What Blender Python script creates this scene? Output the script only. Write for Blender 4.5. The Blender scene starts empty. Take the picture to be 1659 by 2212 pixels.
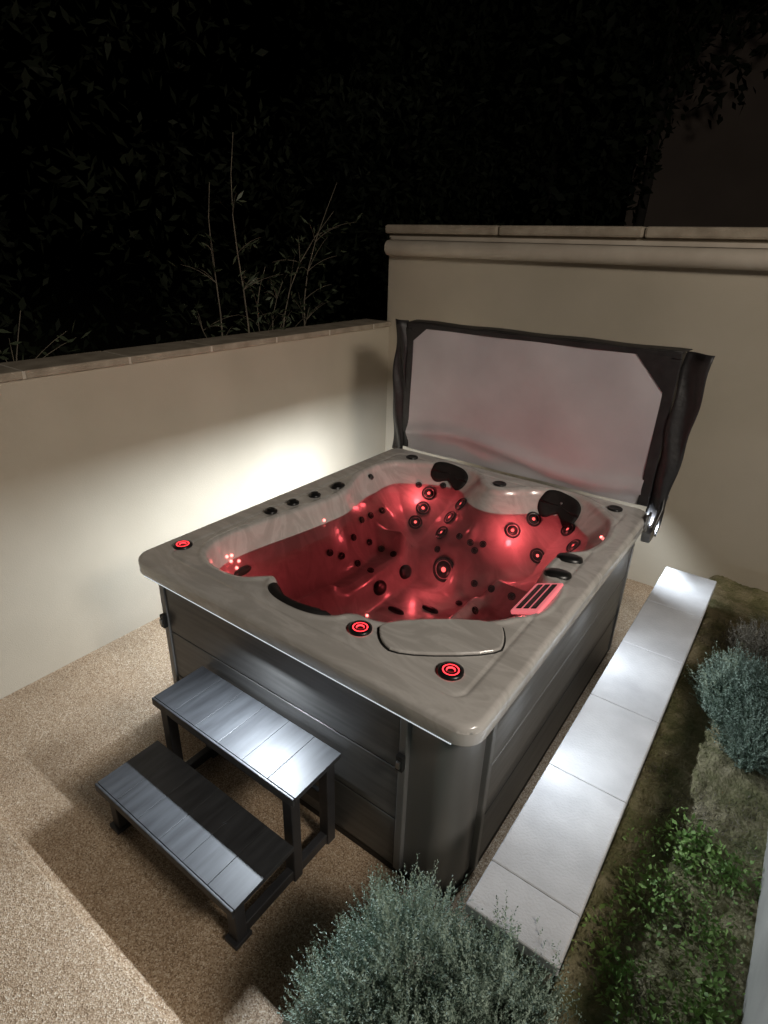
import bpy, numpy as np, math, random
from mathutils import Matrix, Vector
random.seed(4); rng=np.random.default_rng(7)
scene=bpy.context.scene
H=.92; W=1.8084; L=2.149; ZL=.842
# ------------------------------------------------------------ helpers
def link(o,parent=None):
    scene.collection.objects.link(o)
    if parent: o.parent=parent
    return o
def empty(name):
    return link(bpy.data.objects.new(name,None))
def mesh(name,v,f,mat=None,parent=None,smooth=False):
    me=bpy.data.meshes.new(name); me.from_pydata([tuple(p) for p in v],[],[tuple(q) for q in f]); me.update()
    if smooth: me.polygons.foreach_set('use_smooth',[True]*len(me.polygons))
    if mat: me.materials.append(mat)
    return link(bpy.data.objects.new(name,me),parent)
def bevel(o,w,seg=2):
    m=o.modifiers.new('b','BEVEL'); m.width=w; m.segments=seg; m.limit_method='ANGLE'; m.angle_limit=math.radians(40); return o
def box(name,x,y,z,mat,parent=None,bv=0):
    v=[(a,b,c) for c in z for b in y for a in x]
    f=[(0,2,3,1),(4,5,7,6),(0,1,5,4),(2,6,7,3),(0,4,6,2),(1,3,7,5)]
    o=mesh(name,v,f,mat,parent)
    if bv: bevel(o,bv)
    return o
def big_mesh(name,V,F,mat,parent=None,smooth=False):
    me=bpy.data.meshes.new(name); k=F.shape[1]
    me.vertices.add(len(V)); me.vertices.foreach_set('co',V.astype(np.float32).ravel())
    me.loops.add(F.size); me.loops.foreach_set('vertex_index',F.astype(np.int32).ravel())
    me.polygons.add(len(F)); me.polygons.foreach_set('loop_start',np.arange(0,F.size,k,dtype=np.int32))
    me.update(calc_edges=True); me.validate()
    if smooth: me.polygons.foreach_set('use_smooth',[True]*len(me.polygons))
    me.materials.append(mat)
    return link(bpy.data.objects.new(name,me),parent)
def tube(name,pts,r,mat,parent=None,taper=None,res=3):
    cu=bpy.data.curves.new(name,'CURVE'); cu.dimensions='3D'; cu.bevel_depth=r; cu.bevel_resolution=res; cu.use_fill_caps=True
    s=cu.splines.new('POLY'); s.points.add(len(pts)-1)
    for i,p in enumerate(pts):
        s.points[i].co=(*p,1); s.points[i].radius=1 if taper is None else taper[i]
    cu.materials.append(mat)
    return link(bpy.data.objects.new(name,cu),parent)
def rrect(x0,x1,y0,y1,r,n=8):
    P=[]
    for cx,cy,a in ((x1-r,y0+r,-90),(x1-r,y1-r,0),(x0+r,y1-r,90),(x0+r,y0+r,180)):
        for i in range(n+1):
            t=math.radians(a+90*i/n); P.append((cx+r*math.cos(t),cy+r*math.sin(t)))
    return P
def nt(name):
    m=bpy.data.materials.new(name); m.use_nodes=True; n=m.node_tree; return m,n,n.nodes['Principled BSDF']
def N(n,t,**k):
    x=n.nodes.new(t)
    for a,b in k.items(): setattr(x,a,b)
    return x
def coords(n,scale=(1,1,1)):
    tc=N(n,'ShaderNodeTexCoord'); mp=N(n,'ShaderNodeMapping'); mp.inputs['Scale'].default_value=scale
    n.links.new(tc.outputs['Object'],mp.inputs[0]); return mp.outputs[0]
def ramp(n,src,stops):
    r=N(n,'ShaderNodeValToRGB'); e=r.color_ramp.elements
    while len(e)<len(stops): e.new(.5)
    for i,(p,c) in enumerate(stops): e[i].position=p; e[i].color=(*c,1)
    n.links.new(src,r.inputs[0]); return r.outputs[0]
def bump(n,b,src,st,dist=.01):
    u=N(n,'ShaderNodeBump'); u.inputs['Strength'].default_value=st; u.inputs['Distance'].default_value=dist
    n.links.new(src,u.inputs['Height']); n.links.new(u.outputs[0],b.inputs['Normal'])
def noisy(name,c1,c2,scale=5,rough=.6,metal=0,bs=.2,bd=.003,stretch=(1,1,1),detail=4,bscale=None,spec=.5):
    m,n,b=nt(name); co=coords(n,stretch)
    t=N(n,'ShaderNodeTexNoise'); t.inputs['Scale'].default_value=scale; t.inputs['Detail'].default_value=detail
    n.links.new(co,t.inputs['Vector'])
    n.links.new(ramp(n,t.outputs[0],[(.3,c1),(.7,c2)]),b.inputs['Base Color'])
    b.inputs['Roughness'].default_value=rough; b.inputs['Metallic'].default_value=metal; b.inputs['Specular IOR Level'].default_value=spec
    if bs:
        t2=N(n,'ShaderNodeTexNoise'); t2.inputs['Scale'].default_value=bscale or scale*12; t2.inputs['Detail'].default_value=3
        n.links.new(co,t2.inputs['Vector']); bump(n,b,t2.outputs[0],bs,bd)
    return m
def emis(name,c,s):
    m,n,b=nt(name); b.inputs['Base Color'].default_value=(*c,1); b.inputs['Emission Color'].default_value=(*c,1); b.inputs['Emission Strength'].default_value=s; return m
# ------------------------------------------------------------ materials
def render_wall(name,c1,c2):
    m,n,b=nt(name); co=coords(n)
    t=N(n,'ShaderNodeTexNoise'); t.inputs['Scale'].default_value=1.3; t.inputs['Detail'].default_value=6; n.links.new(co,t.inputs['Vector'])
    n.links.new(ramp(n,t.outputs[0],[(.3,c1),(.7,c2)]),b.inputs['Base Color'])
    g=N(n,'ShaderNodeTexNoise'); g.inputs['Scale'].default_value=260; g.inputs['Detail'].default_value=2; n.links.new(co,g.inputs['Vector'])
    bump(n,b,g.outputs[0],.35,.003); b.inputs['Roughness'].default_value=.9; return m
M_wall=render_wall('render_wall',(.43,.38,.30),(.52,.46,.37))
M_cap=noisy('stone_cap',(.27,.225,.17),(.42,.36,.28),9,.8,bs=.5,bd=.004,bscale=90)
M_joint=noisy('mortar',(.5,.45,.38),(.6,.55,.46),20,.9)
def gravel():
    m,n,b=nt('resin_gravel'); co=coords(n)
    v=N(n,'ShaderNodeTexVoronoi'); v.inputs['Scale'].default_value=240; n.links.new(co,v.inputs['Vector'])
    s=N(n,'ShaderNodeSeparateColor'); n.links.new(v.outputs['Color'],s.inputs[0])
    c=ramp(n,s.outputs[0],[(0,(.20,.13,.075)),(.3,(.38,.265,.165)),(.6,(.49,.365,.245)),(.85,(.59,.47,.345)),(1,(.74,.64,.51))])
    t=N(n,'ShaderNodeTexNoise'); t.inputs['Scale'].default_value=2.2; t.inputs['Detail'].default_value=5; n.links.new(co,t.inputs['Vector'])
    mx=N(n,'ShaderNodeMix',data_type='RGBA',blend_type='MULTIPLY'); mx.inputs[0].default_value=1
    n.links.new(c,mx.inputs[6]); n.links.new(ramp(n,t.outputs[0],[(.3,(.76,.73,.70)),(.7,(1,1,1))]),mx.inputs[7])
    n.links.new(mx.outputs[2],b.inputs['Base Color'])
    bump(n,b,v.outputs['Distance'],.6,.0035); b.inputs['Roughness'].default_value=.65; return m
M_gravel=gravel()
def acrylic():
    m,n,b=nt('marbled_acrylic'); co=coords(n,(1,2.0,1))
    w=N(n,'ShaderNodeTexNoise'); w.inputs['Scale'].default_value=2.6; w.inputs['Detail'].default_value=7; w.inputs['Distortion'].default_value=2.2; w.inputs['Roughness'].default_value=.55
    n.links.new(co,w.inputs['Vector'])
    n.links.new(ramp(n,w.outputs[0],[(.25,(.46,.44,.415)),(.45,(.52,.50,.475)),(.56,(.62,.60,.575)),(.75,(.50,.475,.45))]),b.inputs['Base Color'])
    b.inputs['Roughness'].default_value=.22; b.inputs['Coat Weight'].default_value=.4; b.inputs['Coat Roughness'].default_value=.07
    return m
M_acr=acrylic()
M_cab=noisy('cabinet_panel',(.085,.082,.078),(.14,.136,.13),3,.36,stretch=(1,1,14),bs=.15,bd=.001,bscale=60)
M_post=noisy('cabinet_corner',(.18,.18,.178),(.25,.25,.247),4,.32,metal=.35,stretch=(1,1,.1),bs=.05,bd=.001)
M_dark=noisy('groove_black',(.006,.006,.006),(.012,.012,.012),8,.6,bs=0)
M_black=noisy('black_plastic',(.010,.010,.010),(.018,.018,.018),20,.3,bs=0)
M_pillow=noisy('black_pillow',(.010,.009,.009),(.016,.015,.014),30,.65,bs=.2,bd=.001,spec=.25)
M_steel=noisy('steel',(.35,.35,.35),(.5,.5,.5),20,.32,metal=1,bs=.05)
M_vinyl=noisy('black_vinyl',(.014,.013,.014),(.028,.026,.027),12,.5,bs=.7,bd=.006,bscale=26)
M_liner=noisy('cover_underside',(.48,.465,.49),(.58,.565,.59),3,.4,bs=.35,bd=.006,bscale=9)
M_step=noisy('composite_board',(.026,.027,.030),(.052,.055,.060),4,.50,stretch=(8,1,8),bs=.25,bd=.001,bscale=70)
M_leg=noisy('composite_leg',(.022,.022,.024),(.036,.036,.04),9,.5,bs=.1,bd=.001)
M_stone=noisy('concrete_coping',(.36,.36,.37),(.52,.52,.53),5,.75,bs=.5,bd=.004,bscale=120,detail=8)
M_rend=noisy('wall_face',(.30,.27,.22),(.38,.34,.28),5,.9)
M_face=noisy('pale_wall_face',(.42,.41,.38),(.55,.54,.5),5,.85)
M_red=emis('red_led',(1,.03,.04),4)
M_jetled=emis('jet_led',(1,.12,.11),2.0)
M_redhot=emis('red_led_hot',(1,.18,.16),5)
M_pink=emis('weir_frame_glow',(.95,.22,.25),.55)  # back-lit red glow of the weir put into the frame as emission
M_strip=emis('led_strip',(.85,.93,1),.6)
M_pipe=noisy('painted_pipe',(.46,.40,.33),(.56,.5,.42),6,.5,bs=.1,bd=.001)
# ------------------------------------------------------------ camera (fitted)
fpx=1259.7164; C=(2.3345,-1.2502,2.2625)
cam=bpy.data.cameras.new('camera'); co=link(bpy.data.objects.new('camera',cam))
co.matrix_world=Matrix.Translation(Vector(C))@Matrix.Rotation(.6189,4,'Z')@Matrix.Rotation(math.pi/2-.4281,4,'X')@Matrix.Rotation(.0311,4,'Z')
cam.sensor_fit='HORIZONTAL'; cam.sensor_width=36; cam.lens=36*fpx/1659; cam.clip_end=500; cam.clip_start=.02
scene.camera=co
# ------------------------------------------------------------ hot tub shell
def chaikin(P,k=3):
    P=np.array(P,float)
    for _ in range(k):
        Q=np.roll(P,-1,0); P=np.stack([.75*P+.25*Q,.25*P+.75*Q],1).reshape(-1,2)
    return P
OP=[(.44,.17),(.30,.19),(.21,.27),(.18,.40),(.20,.60),(.245,.85),(.27,1.05),(.28,1.20),(.23,1.36),(.16,1.50),(.13,1.70),(.17,1.86),(.28,1.93),(.42,2.03),(.62,2.08),(.76,2.03),(.84,1.91),(.94,1.85),(1.04,1.91),(1.15,2.04),(1.32,2.10),(1.48,2.06),(1.57,1.96),(1.67,1.86),(1.71,1.62),(1.68,1.42),(1.58,1.33),(1.57,1.20),(1.58,1.06),(1.70,1.02),(1.71,.76),(1.63,.67),(1.59,.60),(1.46,.47),(1.30,.34),(1.20,.29),(1.10,.29),(1.05,.20),(.88,.16),(.72,.19),(.66,.30),(.61,.25),(.55,.19)]
PO=chaikin(OP)
def sdf(x,y,P):
    p=np.stack([x,y],-1); best=np.full(x.shape,1e9); ins=np.zeros(x.shape,bool)
    for i in range(len(P)):
        a=P[i]; b=P[(i+1)%len(P)]; ab=b-a; pa=p-a
        h=np.clip((pa@ab)/(ab@ab+1e-12),0,1); d=np.hypot(pa[...,0]-h*ab[0],pa[...,1]-h*ab[1]); best=np.minimum(best,d)
        c=((a[1]>y)!=(b[1]>y)); 
        xi=a[0]+(y-a[1])/(b[1]-a[1]+1e-12)*(b[0]-a[0]); ins^=c&(x<xi)
    return np.where(ins,best,-best)
def smax(a,b,k):
    h=np.clip(.5+.5*(a-b)/k,0,1); return b+(a-b)*h+k*h*(1-h)
def sst(a,b,x):
    t=np.clip((x-a)/(b-a),0,1); return t*t*(3-2*t)
def rbox(x,y,cx,cy,hx,hy,r):
    qx=np.abs(x-cx)-hx+r; qy=np.abs(y-cy)-hy+r
    return np.hypot(np.maximum(qx,0),np.maximum(qy,0))+np.minimum(np.maximum(qx,qy),0)-r
def interior(x,y):
    d=sdf(x,y,PO)
    back=sst(1.25,1.6,y)
    slope=2.6*(1-back)+1.05*back
    wall=H-.012-slope*np.maximum(d,0)
    T=.50+0*x
    T=T-.16*sst(.06,-.06,rbox(x,y,.88,.98,.27,.62,.12))           # foot well
    T=T+.012*np.sin(x*26)*sst(1.6,.9,y)*(x<.55)
    ridge=lambda cx,cy,ang,ln,wd,h: h*np.exp(-(((x-cx)*-math.sin(ang)+(y-cy)*math.cos(ang))/wd)**2)*sst(ln,ln-.12,np.abs((x-cx)*math.cos(ang)+(y-cy)*math.sin(ang)))
    T=T+ridge(.93,1.72,math.radians(86),.30,.07,.20)+ridge(.42,1.46,math.radians(15),.22,.05,.13)+ridge(1.42,1.30,math.radians(-5),.26,.06,.15)+ridge(1.20,.95,math.radians(88),.35,.05,.08)+ridge(.48,.62,math.radians(80),.3,.05,.06)
    z=smax(wall,T,.06)
    e=sst(-.006,.02,d); z=H*(1-e)+np.minimum(z,H)*e
    z=z+.006*np.exp(-((d+.022)/.010)**2)
    gr=rbox(x,y,W/2,L/2,W/2-.115,L/2-.115,.05)
    z=z-.006*np.exp(-(gr/.006)**2)*(d<-.01)
    return z
def axis(a):
    return np.unique(np.round(np.concatenate([np.linspace(0,.03,9),np.linspace(.03,a-.03,int(a/.0075)),np.linspace(a-.03,a,9)]),5))
xs=axis(W); ys=axis(L)
X,Y=np.meshgrid(xs,ys)
RC=.085
qx=np.clip(X,RC,W-RC); qy=np.clip(Y,RC,L-RC)
dx=X-qx; dy=Y-qy; dd=np.hypot(dx,dy)
k=np.where(dd>RC,RC/np.maximum(dd,1e-9),1); X2=qx+dx*k; Y2=qy+dy*k
Z=interior(X2,Y2)
edge=-rbox(X2,Y2,W/2,L/2,W/2,L/2,RC); rr=.025; s=np.clip(edge,0,rr)
Z=Z-rr+np.sqrt(np.maximum(rr*rr-(rr-s)**2,0))
nx,ny=len(xs),len(ys)
I=np.arange(nx*ny).reshape(ny,nx)
F=np.stack([I[:-1,:-1],I[:-1,1:],I[1:,1:],I[1:,:-1]],-1).reshape(-1,4)
tub=empty('hot_tub')
big_mesh('shell',np.stack([X2,Y2,Z],-1).reshape(-1,3),F,M_acr,tub,True)
def hz(x,y):
    j=np.clip(np.searchsorted(xs,x)-1,0,nx-2); i=np.clip(np.searchsorted(ys,y)-1,0,ny-2)
    u=(x-xs[j])/(xs[j+1]-xs[j]); v=(y-ys[i])/(ys[i+1]-ys[i])
    return float((Z[i,j]*(1-u)+Z[i,j+1]*u)*(1-v)+(Z[i+1,j]*(1-u)+Z[i+1,j+1]*u)*v)
def hn(x,y,e=.012):
    a=(hz(x+e,y)-hz(x-e,y))/(2*e); b=(hz(x,y+e)-hz(x,y-e))/(2*e); return Vector((-a,-b,1)).normalized()
# rim skirt
o=rrect(0,W,0,L,RC,10); i2=rrect(.016,W-.016,.016,L-.016,RC-.016,10); n=len(o)
v=[(*p,H-.024) for p in o]+[(*p,ZL+.006) for p in o]+[(p[0]*.998+.0018,p[1]*.998+.002,ZL) for p in o]+[(*p,ZL) for p in i2]+[(*p,ZL+.05) for p in i2]
f=[(a*n+j,(a+1)*n+j,(a+1)*n+(j+1)%n,a*n+(j+1)%n) for a in range(4) for j in range(n)]
mesh('rim_skirt',v,f,M_acr,tub,True)
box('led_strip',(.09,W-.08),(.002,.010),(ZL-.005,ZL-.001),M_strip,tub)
def water():
    m=bpy.data.materials.new('water'); m.use_nodes=True; n=m.node_tree; n.nodes.clear()
    out=N(n,'ShaderNodeOutputMaterial'); tr=N(n,'ShaderNodeBsdfTransparent'); gl=N(n,'ShaderNodeBsdfGlossy'); gl.inputs['Roughness'].default_value=.03
    tr.inputs[0].default_value=(.98,.97,.97,1)
    fr=N(n,'ShaderNodeFresnel'); fr.inputs[0].default_value=1.33; mx=N(n,'ShaderNodeMixShader')
    t=N(n,'ShaderNodeTexNoise'); t.inputs['Scale'].default_value=9; t.inputs['Detail'].default_value=2
    n.links.new(coords(n),t.inputs['Vector'])
    b=N(n,'ShaderNodeBump'); b.inputs['Strength'].default_value=.25; b.inputs['Distance'].default_value=.01; n.links.new(t.outputs[0],b.inputs['Height'])
    n.links.new(b.outputs[0],fr.inputs['Normal']); n.links.new(b.outputs[0],gl.inputs['Normal'])
    n.links.new(fr.outputs[0],mx.inputs[0]); n.links.new(tr.outputs[0],mx.inputs[1]); n.links.new(gl.outputs[0],mx.inputs[2]); n.links.new(mx.outputs[0],out.inputs[0]); return m
Pw=rrect(.05,W-.05,.05,L-.05,.1)
mesh('water',[(*p,.80) for p in Pw],[list(range(len(Pw)))],water(),tub)
# fittings
def lathe(name,prof,pos,nrm,mats,parent,seg=28,sx=1,sy=1,rot=0):
    v=[];f=[];mi=[]
    for r,z in prof:
        for a in range(seg):
            t=2*math.pi*a/seg; v.append((r*math.cos(t)*sx,r*math.sin(t)*sy,z))
    for k in range(len(prof)-1):
        for a in range(seg):
            f.append((k*seg+a,k*seg+(a+1)%seg,(k+1)*seg+(a+1)%seg,(k+1)*seg+a))
            mi.append(k)
    ob=mesh(name,v,f,None,parent,True)
    for m in mats[0]: ob.data.materials.append(m)
    for p,k in zip(ob.data.polygons,mi): p.material_index=mats[1][k]
    ob.matrix_world=Matrix.Translation(pos)@nrm.to_track_quat('Z','Y').to_matrix().to_4x4()@Matrix.Rotation(rot,4,'Z')
    return ob
def jet(x,y,r,glow=0,name='jet'):
    p=Vector((x,y,hz(x,y))); nn=hn(x,y)
    prof=[(r,0),(r*.97,.008),(r*.80,.010),(r*.74,.004),(r*.68,.003),(r*.62,.009),(r*.26,.010),(r*.2,.004),(r*.001,.004)]
    mm=[0,0,0,1,0,0,0,2 if glow else 0]
    lathe(name,prof,p+nn*.003,nn,([M_black,M_acr,M_jetled],mm),tub)
def ring(x,y,r=.046):
    p=Vector((x,y,hz(x,y)+.002))
    lathe('speaker_light',[(r,0),(r,.010),(r*.74,.012),(r*.66,.011),(r*.56,.011),(r*.46,.011),(r*.36,.011),(r*.3,.006),(.0005,.006)],p,Vector((0,0,1)),([M_black,M_red],[0,0,0,1,0,0,1,0]),tub)
for x,y in ((.11,.21),(1.20,.21),(1.60,.21)): ring(x,y)
for x,y in ((.24,2.01),(.94,1.95),(1.63,2.03)):
    lathe('speaker',[(.042,0),(.042,.008),(.034,.011),(.028,.005),(.0005,.005)],Vector((x,y,H)),Vector((0,0,1)),([M_black],[0]*4),tub)
for x,y,r,sx in ((.15,.75,.036,1),(.16,.91,.036,1),(.18,1.07,.036,1),(.19,1.265,.05,.8)):
    lathe('air_valve',[(r,0),(r,.010),(r*.8,.014),(r*.62,.012),(r*.55,.024),(r*.3,.026),(.0005,.026)],Vector((x,y,H)),Vector((0,0,1)),([M_black],[0]*6),tub,sx=sx)
for x,y in ((1.635,1.28),(1.645,1.10)):
    lathe('air_valve',[(.055,0),(.052,.014),(.03,.022),(.0005,.023)],Vector((x,y,H-.004)),Vector((0,0,1)),([M_black],[0]*3),tub,sx=1.15,sy=.8,rot=.3)
for x,y in ((94,376),(96,360),(96,343),(143,351),(150,365),(143,333),(241,381),(227,354),(284,384),(301,358),(261,356)): jet(x/200,y/200,.048,1)
for x,y in ((78,375),(107,391),(74,239),(73,197),(78,212),(86,232),(108,230),(77,267),(88,279),(106,280),(149,315),(172,326),(189,322),(198,318),(204,326),(209,303),(252,256),(202,281),(249,224),(276,254),(65,266),(64,286),(67,307),(35,323)): jet(x/200,y/200,.021)
jet(.83,1.52,.08,1)
for i,(x,y) in enumerate(((123,282),(122,230),(152,222),(182,249),(51,87))):
    x/=200;y/=200; lathe('suction_grille',[(.055,0),(.052,.012),(.03,.018),(.0005,.019)],Vector((x,y,hz(x,y))),hn(x,y),([M_black],[0]*3),tub,sx=1,sy=.8 if i<2 else .4)
for x,y in ((44,75),(46,78),(49,82),(44,81),(47,87),(132,193),(332,343),(60,203)):
    x/=200;y/=200; lathe('led_bead',[(.008,0),(.007,.006),(.0005,.009)],Vector((x,y,hz(x,y))),hn(x,y),([M_redhot],[0,0]),tub,seg=10)
def pillow(name,x,y,w,h,rot,notch=.35,th=.45):
    pts=[]
    for a in range(64):
        t=2*math.pi*a/64; c,s_=math.cos(t),math.sin(t)
        px=w/2*math.copysign(abs(c)**.6,c); py=h/2*math.copysign(abs(s_)**.7,s_)
        if s_<0: py+=notch*h*math.exp(-(px/(w*.2))**2)
        else: py-=.12*h*(px/(w/2))**2
        pts.append((px,py))
    rings=[(1,0),(.99,.012),(.95,.022),(.86,.029),(.7,.032),(.5,.033),(.3,.033),(.01,.033)]
    verts=[];faces=[]
    cr,sr=math.cos(rot),math.sin(rot)
    for sc,zz in rings:
        zz*=th
        for px,py in pts:
            qx_,qy_=px*sc,py*sc+(1-sc)*notch*h*.35
            gx=x+cr*qx_-sr*qy_; gy=y+sr*qx_+cr*qy_
            nn=hn(min(max(gx,.05),W-.05),min(max(gy,.05),L-.05),.03); verts.append((gx+nn.x*zz,gy+nn.y*zz,hz(gx,gy)+nn.z*zz+.001))
    m=len(pts)
    for k in range(len(rings)-1):
        for a in range(m): faces.append((k*m+a,k*m+(a+1)%m,(k+1)*m+(a+1)%m,(k+1)*m+a))
    return mesh(name,verts,faces,M_pillow,tub,True)
pillow('pillow',.55,2.005,.27,.12,.04,.35,.6); pillow('pillow',1.32,2.005,.26,.155,-.08,.42,.6); pillow('pillow',.87,.235,.36,.16,math.pi,.15,.8)
lathe('pillow_badge',[(.020,0),(.016,.006),(.0005,.010)],Vector((1.32,2.03,hz(1.32,2.03)+.018)),hn(1.32,2.03),([M_steel],[0,0]),tub)
def prism(name,P,z0,z1,mat,parent,bv=.006,ck=2):
    P=chaikin(P,ck) if ck else np.array(P); n=len(P)
    v=[(*p,z0) for p in P]+[(*p,z1) for p in P]; f=[tuple(range(n))[::-1],tuple(range(n,2*n))]+[(a,(a+1)%n,n+(a+1)%n,n+a) for a in range(n)]
    o=mesh(name,v,f,mat,parent); bevel(o,bv,3); return o
LID=[(1.225,.30),(1.30,.195),(1.40,.165),(1.69,.395),(1.675,.49),(1.60,.60)]
c0=np.mean(LID,0)
prism('lid_gasket',[tuple(c0+(np.array(p)-c0)*1.03) for p in LID],H-.001,H+.003,M_dark,tub,.001)
prism('filter_lid',LID,H-.002,H+.014,M_acr,tub,.007)
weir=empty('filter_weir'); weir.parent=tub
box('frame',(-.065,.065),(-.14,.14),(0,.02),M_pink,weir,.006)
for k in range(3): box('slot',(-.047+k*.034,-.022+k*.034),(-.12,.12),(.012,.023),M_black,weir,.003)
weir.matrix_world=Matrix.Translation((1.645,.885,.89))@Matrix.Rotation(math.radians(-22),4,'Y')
# cabinet
def ring_wall(name,x0,x1,y0,y1,r,z0,z1,mat):
    p=rrect(x0,x1,y0,y1,r,10); n=len(p)
    return mesh(name,[(*q,z0) for q in p]+[(*q,z1) for q in p],[(a,(a+1)%n,n+(a+1)%n,n+a) for a in range(n)],mat,tub,True)
ring_wall('cabinet',.045,W-.045,.045,L-.045,.11,.0,ZL+.03,M_post)
ring_wall('base_plinth',.035,W-.035,.035,L-.035,.11,.0,.035,M_dark)
for z0,z1 in ((.045,.30),(.306,.56),(.566,.825)):
    box('front_panel',(.20,W-.29),(.030,.05),(z0,z1),M_cab,tub,.003)
    box('right_panel',(W-.05,W-.030),(.24,L-.2),(z0,z1),M_cab,tub,.003)
    box('left_panel',(.030,.05),(.2,L-.2),(z0,z1),M_cab,tub,.003)
for x in (.165,W-.29+.004):
    box('trim',(x,x+.032),(.022,.05),(.04,.83),M_post,tub,.004)
box('trim',(W-.05,W-.022),(.205,.236),(.04,.83),M_post,tub,.004)
box('trim',(W-.05,W-.022),(L-.2,L-.17),(.04,.83),M_post,tub,.004)
for x in (.165,W-.286):
    box('cover_latch',(x+.002,x+.032),(.000,.022),(.59,.66),M_black,tub,.004)
    box('latch_clip',(x+.009,x+.025),(-.008,.002),(.61,.64),M_steel,tub,.002)
# ------------------------------------------------------------ cover
cov=empty('hot_tub_cover')
def sheet(name,P00,P10,P11,P01,mat,nu=24,nv=16,fn=None,th=0):
    P=[np.array(p,float) for p in (P00,P10,P11,P01)]; v=[];f=[]
    for j in range(nv+1):
        for i in range(nu+1):
            u,w=i/nu,j/nv; q=(P[0]*(1-u)+P[1]*u)*(1-w)+(P[3]*(1-u)+P[2]*u)*w
            if fn: q=q+np.array(fn(u,w))
            v.append(q)
    for j in range(nv):
        for i in range(nu):
            a=j*(nu+1)+i; f.append((a,a+1,a+nu+2,a+nu+1))
    o=mesh(name,v,f,mat,cov,True)
    if th: m=o.modifiers.new('s','SOLIDIFY'); m.thickness=th
    return o
CY=2.165; CT=1.80
box('front_half',(.05,1.77),(CY+.012,CY+.11),(.93,CT-.005),M_vinyl,cov,.012)
box('rear_half',(.05,1.77),(CY+.118,CY+.21),(.90,CT-.02),M_vinyl,cov,.012)
sheet('underside',(.095,CY,.925),(1.725,CY,.925),(1.725,CY,CT-.03),(.095,CY,CT-.03),M_liner,60,40,lambda u,w:(0,-.032*math.exp(-((w-.15-.06*math.sin(u*6))/.05)**2)-.005*math.sin(u*17+w*5),0))
box('top_band',(.05,1.77),(CY-.006,CY+.02),(CT-.032,CT+.002),M_vinyl,cov,.005)
box('right_band',(1.715,1.775),(CY-.006,CY+.02),(.93,CT-.034),M_vinyl,cov,.005)
box('left_band',(.04,.10),(CY-.006,CY+.02),(.93,CT-.034),M_vinyl,cov,.005)
mesh('corner_patch',[(.09,CY-.010,CT-.02),(.22,CY-.010,CT-.02),(.09,CY-.010,CT-.13)],[(0,2,1)],M_vinyl,cov)
mesh('corner_patch',[(1.725,CY-.010,CT-.02),(1.54,CY-.010,CT-.02),(1.725,CY-.010,CT-.22)],[(0,1,2)],M_vinyl,cov)
sheet('skirt_flap',(1.765,CY-.01,.84),(1.86,CY-.03,.78),(1.925,CY-.03,CT+.01),(1.785,CY+.01,CT+.01),M_vinyl,8,24,lambda u,w:(.006*math.sin(w*19),.02*math.sin(u*5+w*7),0),.006)
sheet('skirt_flap',(-.03,CY-.02,.90),(.06,CY-.01,.86),(.055,CY,CT+.01),(-.03,CY-.03,CT+.015),M_vinyl,8,24,lambda u,w:(.006*math.sin(w*17),.015*math.sin(u*5+w*9),0),.006)
sheet('skirt_flap',(.05,CY+.02,CT+.002),(1.77,CY+.02,CT+.002),(1.79,CY+.14,CT+.006),(.03,CY+.14,CT+.006),M_vinyl,30,6,lambda u,w:(0,0,.003*math.sin(u*21)),.005)
box('lifter_bracket',(W+.002,W+.05),(1.96,2.08),(.80,.86),M_steel,cov,.004)
box('lifter_plate',(W+.004,W+.018),(1.98,2.05),(.84,.95),M_steel,cov,.003)
tube('lifter_arm',[(W+.04,2.02,.84),(W+.05,2.12,.95),(W+.03,2.19,1.15),(W+.02,2.2,1.5)],.012,M_black,cov)
tube('gas_strut',[(W+.03,2.04,.86),(W+.055,2.18,1.02)],.009,M_steel,cov)
# ------------------------------------------------------------ steps
st=empty('spa_steps')
def platform(x0,x1,y0,y1,z,nm):
    n=6; w=(x1-x0)/n
    for k in range(n): box(nm+'_board',(x0+k*w+.0006,x0+(k+1)*w-.0006),(y0+.004,y1),(z-.022,z),M_step,st,.0015)
    box(nm+'_nosing',(x0,x1),(y0-.008,y0+.002),(z-.038,z+.001),M_step,st,.003)
    for xx in (x0+.03,x1-.065): box(nm+'_joist',(xx,xx+.03),(y0+.01,y1-.01),(z-.07,z-.024),M_leg,st,.003)
platform(.4376,1.2685,-.2416,.015,.4864,'upper'); platform(.4376,1.2685,-.5387,-.255,.2508,'lower')
for x in (.465,1.195):
    box('leg',(x,x+.048),(-.52,-.475),(0,.226),M_leg,st,.004)
    box('leg',(x,x+.048),(-.235,-.19),(0,.462),M_leg,st,.004)
    box('leg',(x,x+.048),(-.04,.005),(0,.462),M_leg,st,.004)
    box('foot_rail',(x+.006,x+.042),(-.475,-.04),(.012,.06),M_leg,st,.004)
    box('foot',(x-.008,x+.056),(-.535,-.46),(0,.02),M_leg,st,.003)
box('rear_brace',(.51,1.2),(-.03,-.01),(.2,.26),M_leg,st,.003)
box('upper_apron',(.49,1.215),(-.225,-.205),(.40,.46),M_leg,st,.003)
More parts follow.
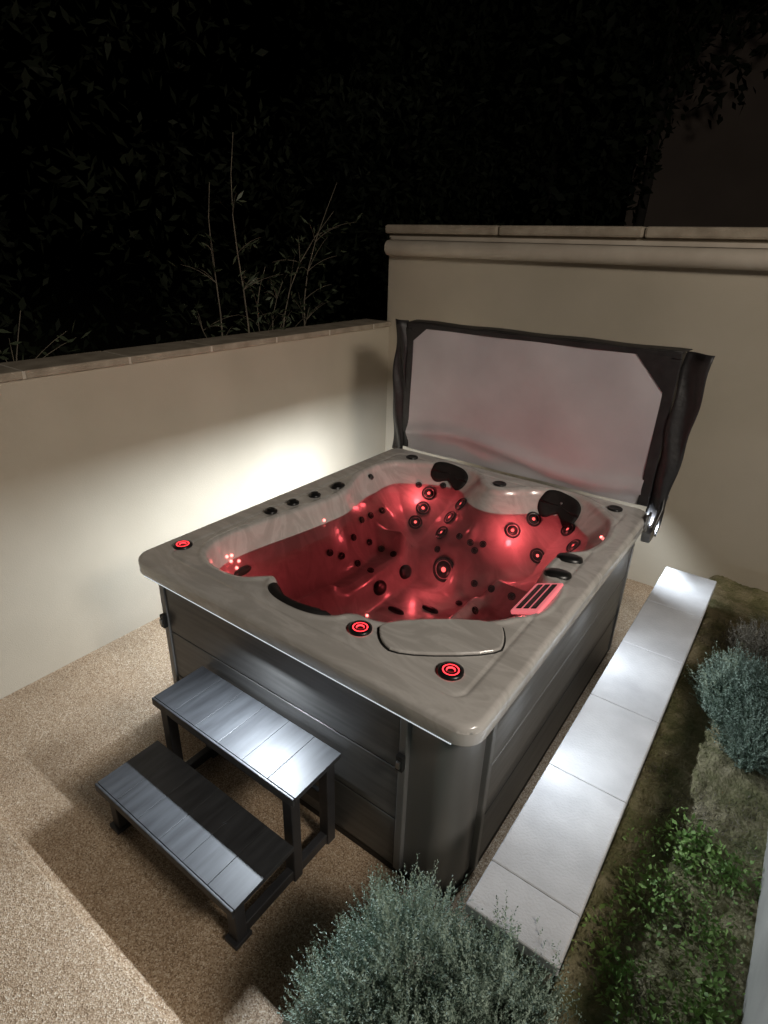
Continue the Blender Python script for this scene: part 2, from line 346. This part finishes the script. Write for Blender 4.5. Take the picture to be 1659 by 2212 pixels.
# ------------------------------------------------------------ ground, patio, walls
box('ground',(-80,80),(-80,80),(-.3,-.05),noisy('earth',(.05,.04,.03),(.09,.07,.05),2,.95))
box('patio_floor',(-.72,1.95),(-.87,3.02),(-.049,0),M_gravel)
TE=-.815
box('terrace',(-.69,1.55),(-6,TE),(-.048,.08),M_gravel,None,.006)
AX=-.698
lw=empty('garden_wall')
box('wall',(AX-.22,AX),(-6,3.25),(-.048,1.635),M_wall,lw)
y=-6.05; 
while y<2.98:
    y2=min(y+.55,3.0); box('cap_stone',(AX-.25,AX+.025),(y+.006,y2-.006),(1.637,1.677),M_cap,lw,.006); y=y2
box('mortar',(AX-.245,AX+.022),(-6,2.99),(1.638,1.674),M_joint,lw)
bw=empty('garden_wall'); BY=2.995
box('wall',(AX-.02,9),(BY,BY+.2),(-.047,2.35),M_wall,bw)
for k in range(10): box('coping',(AX-.04+k*1.0+.003,AX-.04+(k+1)*1.0-.003),(BY-.05,BY+.24),(2.352,2.418),M_cap,bw,.016)
pr=empty('wall_pipe')
tube('pipe',[(AX+.01,BY-.055,2.25),(9,BY-.055,2.25)],.056,M_pipe,pr,res=8)
box('pipe_rail',(AX+.02,9),(BY-.035,BY-.003),(2.31,2.335),M_pipe,pr)
pw=empty('planter_wall'); px0,px1,ph,pye=1.934,2.2145,.5345,2.297
box('wall',(px0+.02,px1-.02),(-.2,pye-.01),(-.048,ph-.045),M_rend,pw)
y=pye
while y>-.1:
    y0=max(y-.47,-.22); box('coping',(px0,px1),(y0+.0005,y-.0005),(ph-.043,ph),M_stone,pw,.005); y=y0
def soil():
    gx=np.linspace(1.93,2.72,60); gy=np.linspace(-2.2,3.0,300); GX,GY=np.meshgrid(gx,gy)
    z=.40-.17*sst(1.7,2.9,GY)
    z=z-(.35)*sst(2.18,1.98,GX)*sst(2.28,2.34,GY)
    z=z-.2*sst(-.5,-.9,GY)
    z=np.where((GX<2.2)&(GY<2.29),-.02,z)
    for s_,a in ((9,.012),(23,.008),(61,.005)):
        z=z+a*np.sin(GX*s_+GY*s_*.7+1.3*np.sin(GY*s_*.5))*np.cos(GY*s_-GX*s_*.4)
    z=z+rng.normal(0,.003,z.shape)
    I=np.arange(z.size).reshape(z.shape); F=np.stack([I[:-1,:-1],I[:-1,1:],I[1:,1:],I[1:,:-1]],-1).reshape(-1,4)
    m,n,b=nt('garden_soil'); co=coords(n)
    t=N(n,'ShaderNodeTexNoise'); t.inputs['Scale'].default_value=6; t.inputs['Detail'].default_value=9; t.inputs['Roughness'].default_value=.75; n.links.new(co,t.inputs['Vector'])
    n.links.new(ramp(n,t.outputs[0],[(.3,(.09,.11,.04)),(.45,(.20,.19,.09)),(.56,(.34,.30,.18)),(.72,(.45,.39,.28))]),b.inputs['Base Color'])
    t2=N(n,'ShaderNodeTexNoise'); t2.inputs['Scale'].default_value=90; t2.inputs['Detail'].default_value=5; n.links.new(co,t2.inputs['Vector']); bump(n,b,t2.outputs[0],1,.014); b.inputs['Roughness'].default_value=.95
    big_mesh('garden_soil',np.stack([GX,GY,z],-1).reshape(-1,3),F,m,None,True)
soil()
rw=empty('retaining_wall')
box('wall',(2.645,3.1),(-3,2.0),(-.048,.90),M_face,rw)  # wall height raised to block the house lamp and shade the bed
for k in range(10): box('coping',(2.635,3.1),(-3+k*.5+.002,-3+(k+1)*.5-.002),(.902,.94),M_stone,rw,.004)
box('garden_bed',(1.56,2.64),(-3,-.26),(-.048,.10),noisy('bed',(.04,.035,.02),(.1,.08,.05),6,.95))
# ------------------------------------------------------------ foliage
def rotmats(d,roll):
    d=d/np.linalg.norm(d,axis=1,keepdims=True); a=np.where(np.abs(d[:,2:3])<.9,np.array([[0,0,1.]]),np.array([[1.,0,0]]))
    s_=np.cross(a,d); s_/=np.linalg.norm(s_,axis=1,keepdims=True); t=np.cross(d,s_)
    c,sn=np.cos(roll)[:,None],np.sin(roll)[:,None]
    return s_*c+t*sn, d, -s_*sn+t*c
def leaves(pos,dir_,ln,wd):
    n=len(pos); s_,d,t=rotmats(dir_,rng.uniform(0,6.28,n)); ln=ln[:,None]; wd=wd[:,None]
    v=np.stack([pos,pos+d*ln*.5+s_*wd*.5+t*wd*.12,pos+d*ln,pos+d*ln*.5-s_*wd*.5+t*wd*.12],1).reshape(-1,3)
    return v,np.arange(4*n).reshape(-1,4)
def leafmat(name,c1,c2,rough=.5,sc=6,spec=.3):
    return noisy(name,c1,c2,sc,rough,bs=0,spec=spec,detail=2)
def shrub(name,centers,mat,nspr,ll,lw,per=34,slen=.13):
    P=[];D=[]
    for cx,cy,cz,rx,ry,rz,wt in centers:
        k=int(nspr*wt)
        d=rng.normal(size=(k,3)); d[:,2]=np.abs(d[:,2])*.9+.02; d/=np.linalg.norm(d,axis=1,keepdims=True)
        rad=rng.uniform(.55,1.02,k)**.7*(1+.14*np.sin(d[:,0]*9+cx*30)*np.cos(d[:,1]*8))
        base=np.array([cx,cy,cz])+d*np.array([rx,ry,rz])*rad[:,None]
        dr=d*np.array([1,1,1])+np.array([0,0,.7])+rng.normal(0,.28,(k,3))
        P.append(base);D.append(dr/np.linalg.norm(dr,axis=1,keepdims=True))
    P=np.concatenate(P);D=np.concatenate(D);k=len(P)
    sl=rng.uniform(.6,1.3,k)*slen
    t=np.tile(np.linspace(0,1,per),k); Pi=np.repeat(P,per,0); Di=np.repeat(D,per,0); Si=np.repeat(sl,per)
    pos=Pi+Di*(t*Si)[:,None]-Di*(Si*.5)[:,None]+np.array([0,0,1])*((t**2)*Si*.15)[:,None]
    ld=rng.normal(size=(len(pos),3)); ld/=np.linalg.norm(ld,axis=1,keepdims=True); ld=ld*.9+Di*.9
    v,f=leaves(pos,ld,ll*rng.uniform(.6,1.2,len(pos))*(1.1-.5*t),np.full(len(pos),lw))
    return big_mesh(name,v,f,mat)
M_thyme=leafmat('thyme_leaf',(.17,.235,.18),(.37,.46,.38),.6,14)
M_dry=leafmat('dry_leaf',(.12,.10,.07),(.25,.22,.17),.7,14)
M_weed=leafmat('weed_leaf',(.13,.25,.06),(.33,.47,.15),.5,22)
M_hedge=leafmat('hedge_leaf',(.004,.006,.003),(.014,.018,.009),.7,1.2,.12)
shrub('shrub',[(1.86,-.38,.20,.22,.22,.38,.9),(2.10,-.36,.22,.22,.22,.38,.7),(1.80,-.52,.12,.22,.20,.34,.6),(2.02,-.55,.2,.28,.22,.34,.6)],M_thyme,1500,.014,.0042,38,.14)
shrub('shrub',[(2.36,-.42,.30,.16,.2,.18,.6),(2.50,-.34,.34,.13,.15,.12,.4)],M_thyme,700,.013,.0045)
shrub('shrub',[(2.45,1.38,.40,.15,.22,.17,1),(2.54,1.14,.40,.10,.17,.12,.5)],M_thyme,1100,.015,.005)
shrub('shrub',[(2.50,1.92,.34,.14,.18,.12,1)],M_dry,600,.016,.0035)
def weeds():
    P=[];S=[]
    for _ in range(95):
        c=np.array([rng.uniform(2.26,2.62),-.16+.78*rng.uniform(0,1)**1.2,.40]); k=rng.integers(12,46); h_=rng.uniform(.012,.05)
        P.append(c+rng.normal(0,1,(k,3))*np.array([.03,.03,0])+np.stack([0*np.zeros(k),np.zeros(k),rng.uniform(0,1,k)*h_+.004],1)); S.append(np.full(k,rng.uniform(.6,1.4)))
    P=np.concatenate(P); S=np.concatenate(S); d=rng.normal(size=P.shape)*np.array([1,1,.5])+np.array([0,0,.6])
    v,f=leaves(P,d,rng.uniform(.010,.026,len(P))*S,rng.uniform(.005,.013,len(P))*S); big_mesh('weeds',v,f,M_weed)
    n=14000; x=rng.uniform(2.22,2.63,n); y_=rng.uniform(-.3,2.6,n); msk=np.sin(x*13+y_*5)+np.cos(y_*9)>-.3; x=x[msk];y_=y_[msk]
    P=np.stack([x,y_,.395-.17*sst(1.7,2.9,y_)],-1); d=rng.normal(size=P.shape)+np.array([0,0,.6])
    v,f=leaves(P,d,rng.uniform(.008,.03,len(P)),rng.uniform(.001,.004,len(P))); big_mesh('moss_and_straw',v,f,M_dry)
weeds()
def thicket():
    n=17000
    y_=rng.uniform(-2.5,8,n); dep=rng.uniform(0,1,n)**1.5; x=-1.15-dep*1.4
    top=3.9+.8*np.sin(y_*1.7)+.5*np.sin(y_*4.1+1)
    z=.9+rng.uniform(0,1,n)*(top-.9)
    keep=(np.sin(y_*5.3+z*3.1)+np.sin(z*6.7-y_*2.2)+rng.normal(0,.6,n))>-.5
    P=np.stack([x,y_,z],-1)[keep]; d=rng.normal(size=P.shape)+np.array([.3,0,.1])
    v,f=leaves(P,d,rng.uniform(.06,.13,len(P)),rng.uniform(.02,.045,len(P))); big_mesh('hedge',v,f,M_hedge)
thicket()
M_stem=noisy('bark',(.10,.085,.065),(.20,.17,.12),12,.8,bs=0)
M_tleaf=leafmat('sapling_leaf',(.03,.04,.022),(.09,.11,.065),.5,5)
M_trunk=noisy('dark_bark',(.01,.008,.006),(.02,.016,.012),12,.9,bs=0)
def sapling(y0,h,lean,x0=-1.05,nb=7):
    root=empty('sapling'); pts=[]
    for i in range(9):
        t=i/8; pts.append((x0+.05*math.sin(t*4+y0),y0+lean*t*t+.03*math.sin(t*7+y0*3),1.0+h*t))
    tube('stem',pts,.009,M_stem,root,[1-.8*i/8 for i in range(9)],2)
    P=[];D=[]
    for b in range(nb):
        t=rng.uniform(.35,1); i=min(int(t*8),7); q=np.array(pts[i]); dr=np.array([rng.uniform(-.3,.6),rng.uniform(-1,1),rng.uniform(.2,1)]); dr/=np.linalg.norm(dr); ln=rng.uniform(.15,.45)
        bp_=[q+dr*ln*s_+np.array([0,0,-.08*s_*s_]) for s_ in np.linspace(0,1,5)]
        tube('branch',bp_,.003,M_stem,root,[1,.8,.6,.5,.3],1)
        for k in range(7): P.append(bp_[min(4,k//2+1)]+rng.normal(0,.02,3)); D.append(dr+rng.normal(0,.6,3)+np.array([0,0,-.5]))
    P=np.array(P);D=np.array(D); v,f=leaves(P,D,rng.uniform(.05,.09,len(P)),rng.uniform(.012,.024,len(P))); big_mesh('leaves',v,f,M_tleaf,root)
for y0,h,l in ((1.45,1.6,.1),(1.70,1.9,.05),(1.95,1.5,.75),(1.55,.8,-.2),(1.85,1.1,.1),(.1,.9,.1),(2.05,.75,.05),(2.3,1.7,.4),(2.0,1.0,.1),(2.35,.8,.0)): sapling(y0,h,l)
box('house_wall',(-.6,16),(9,9.2),(-.04,5.2),noisy('far_wall',(.10,.078,.066),(.14,.11,.092),1,.9))
def crown(name,cx,cy,cz,r,n):
    k=rng.normal(size=(n,3)); k/=np.linalg.norm(k,axis=1,keepdims=True); rad=rng.uniform(.3,1,n)**.5*(1+.2*np.sin(k[:,0]*6)+.2*np.sin(k[:,2]*7+k[:,1]*5))
    P=np.array([cx,cy,cz])+k*rad[:,None]*np.array(r); d=rng.normal(size=P.shape)
    root=empty(name)
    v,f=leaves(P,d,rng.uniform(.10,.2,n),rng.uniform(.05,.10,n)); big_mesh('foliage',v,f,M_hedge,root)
    tube('trunk',[(cx,cy,-.05),(cx+.1,cy,cz*.5),(cx,cy,cz)],.09,M_trunk,root,[1,.7,.4])
crown('tree',-1.2,7.3,4.2,(1.7,1.2,2.2),8000); crown('tree',-3.2,6.8,3.6,(1.6,1.4,2.6),6000); crown('tree',-.1,7.6,6.2,(2.2,1.2,1.9),8000)
# ------------------------------------------------------------ lights
def area(name,loc,d,sx,sy,e,c):
    l=bpy.data.lights.new(name,'AREA'); l.shape='RECTANGLE'; l.size=sx; l.size_y=sy; l.energy=e; l.color=c
    o=link(bpy.data.objects.new(name,l)); o.location=loc; o.rotation_euler=Vector(d).to_track_quat('-Z','Y').to_euler(); return o
def point(name,loc,e,c,r=.02):
    l=bpy.data.lights.new(name,'POINT'); l.energy=e; l.color=c; l.shadow_soft_size=r
    o=link(bpy.data.objects.new(name,l)); o.location=loc; return o
cool=(.82,.91,1)
def strip(name,p,d,ln,alongx,e):
    l=bpy.data.lights.new(name,'AREA'); l.shape='RECTANGLE'; l.size=ln; l.size_y=.012; l.energy=e; l.color=cool
    o=link(bpy.data.objects.new(name,l)); z=-Vector(d).normalized(); x=Vector((1,0,0)) if alongx else Vector((0,1,0)); y_=z.cross(x).normalized(); x=y_.cross(z)
    o.matrix_world=Matrix.Translation(p)@Matrix((x,y_,z)).transposed().to_4x4()
strip('rim_led_left',(.012,1.10,ZL-.01),(-.5,0,-1),1.9,False,27)
strip('rim_led_left',(.012,1.80,ZL-.01),(-.5,0,-1),.6,False,15)
strip('rim_led_front',(.95,-.020,ZL-.014),(0,-2.3,-1),.20,True,21)
for yy,e in ((.42,3.0),(1.15,2.8)):
    strip('rim_led_right',(W+.016,yy,ZL-.014),(1,0,-.6),.12,False,e)
strip('rim_led_right',(W+.004,2.11,ZL-.012),(.8,1,-.35),.06,False,10)
red=(1,.11,.125)
for p,e in (((.42,.30,.77),.45),((1.17,.38,.72),.25),((.83,1.38,.45),.36),((1.2,1.68,.77),1.4),((.45,1.78,.77),.75),((1.56,.9,.76),.35)): point('tub_led',p,e,red)  # strongest point, near the cover, is added to throw red onto it
area('house_lamp',(4.8,-.5,3.8),(-4.4,1.4,-3.0),1.1,.8,112,(1,.90,.78))
w=bpy.data.worlds.new('World'); scene.world=w; w.use_nodes=True; n=w.node_tree; bg=n.nodes['Background']
sky=n.nodes.new('ShaderNodeTexSky'); sky.sky_type='NISHITA'; sky.sun_disc=False; sky.sun_elevation=math.radians(-6); sky.sun_rotation=math.radians(200)
n.links.new(sky.outputs[0],bg.inputs[0]); bg.inputs[1].default_value=.005
scene.view_settings.view_transform='Standard'; scene.view_settings.look='None'; scene.view_settings.exposure=0
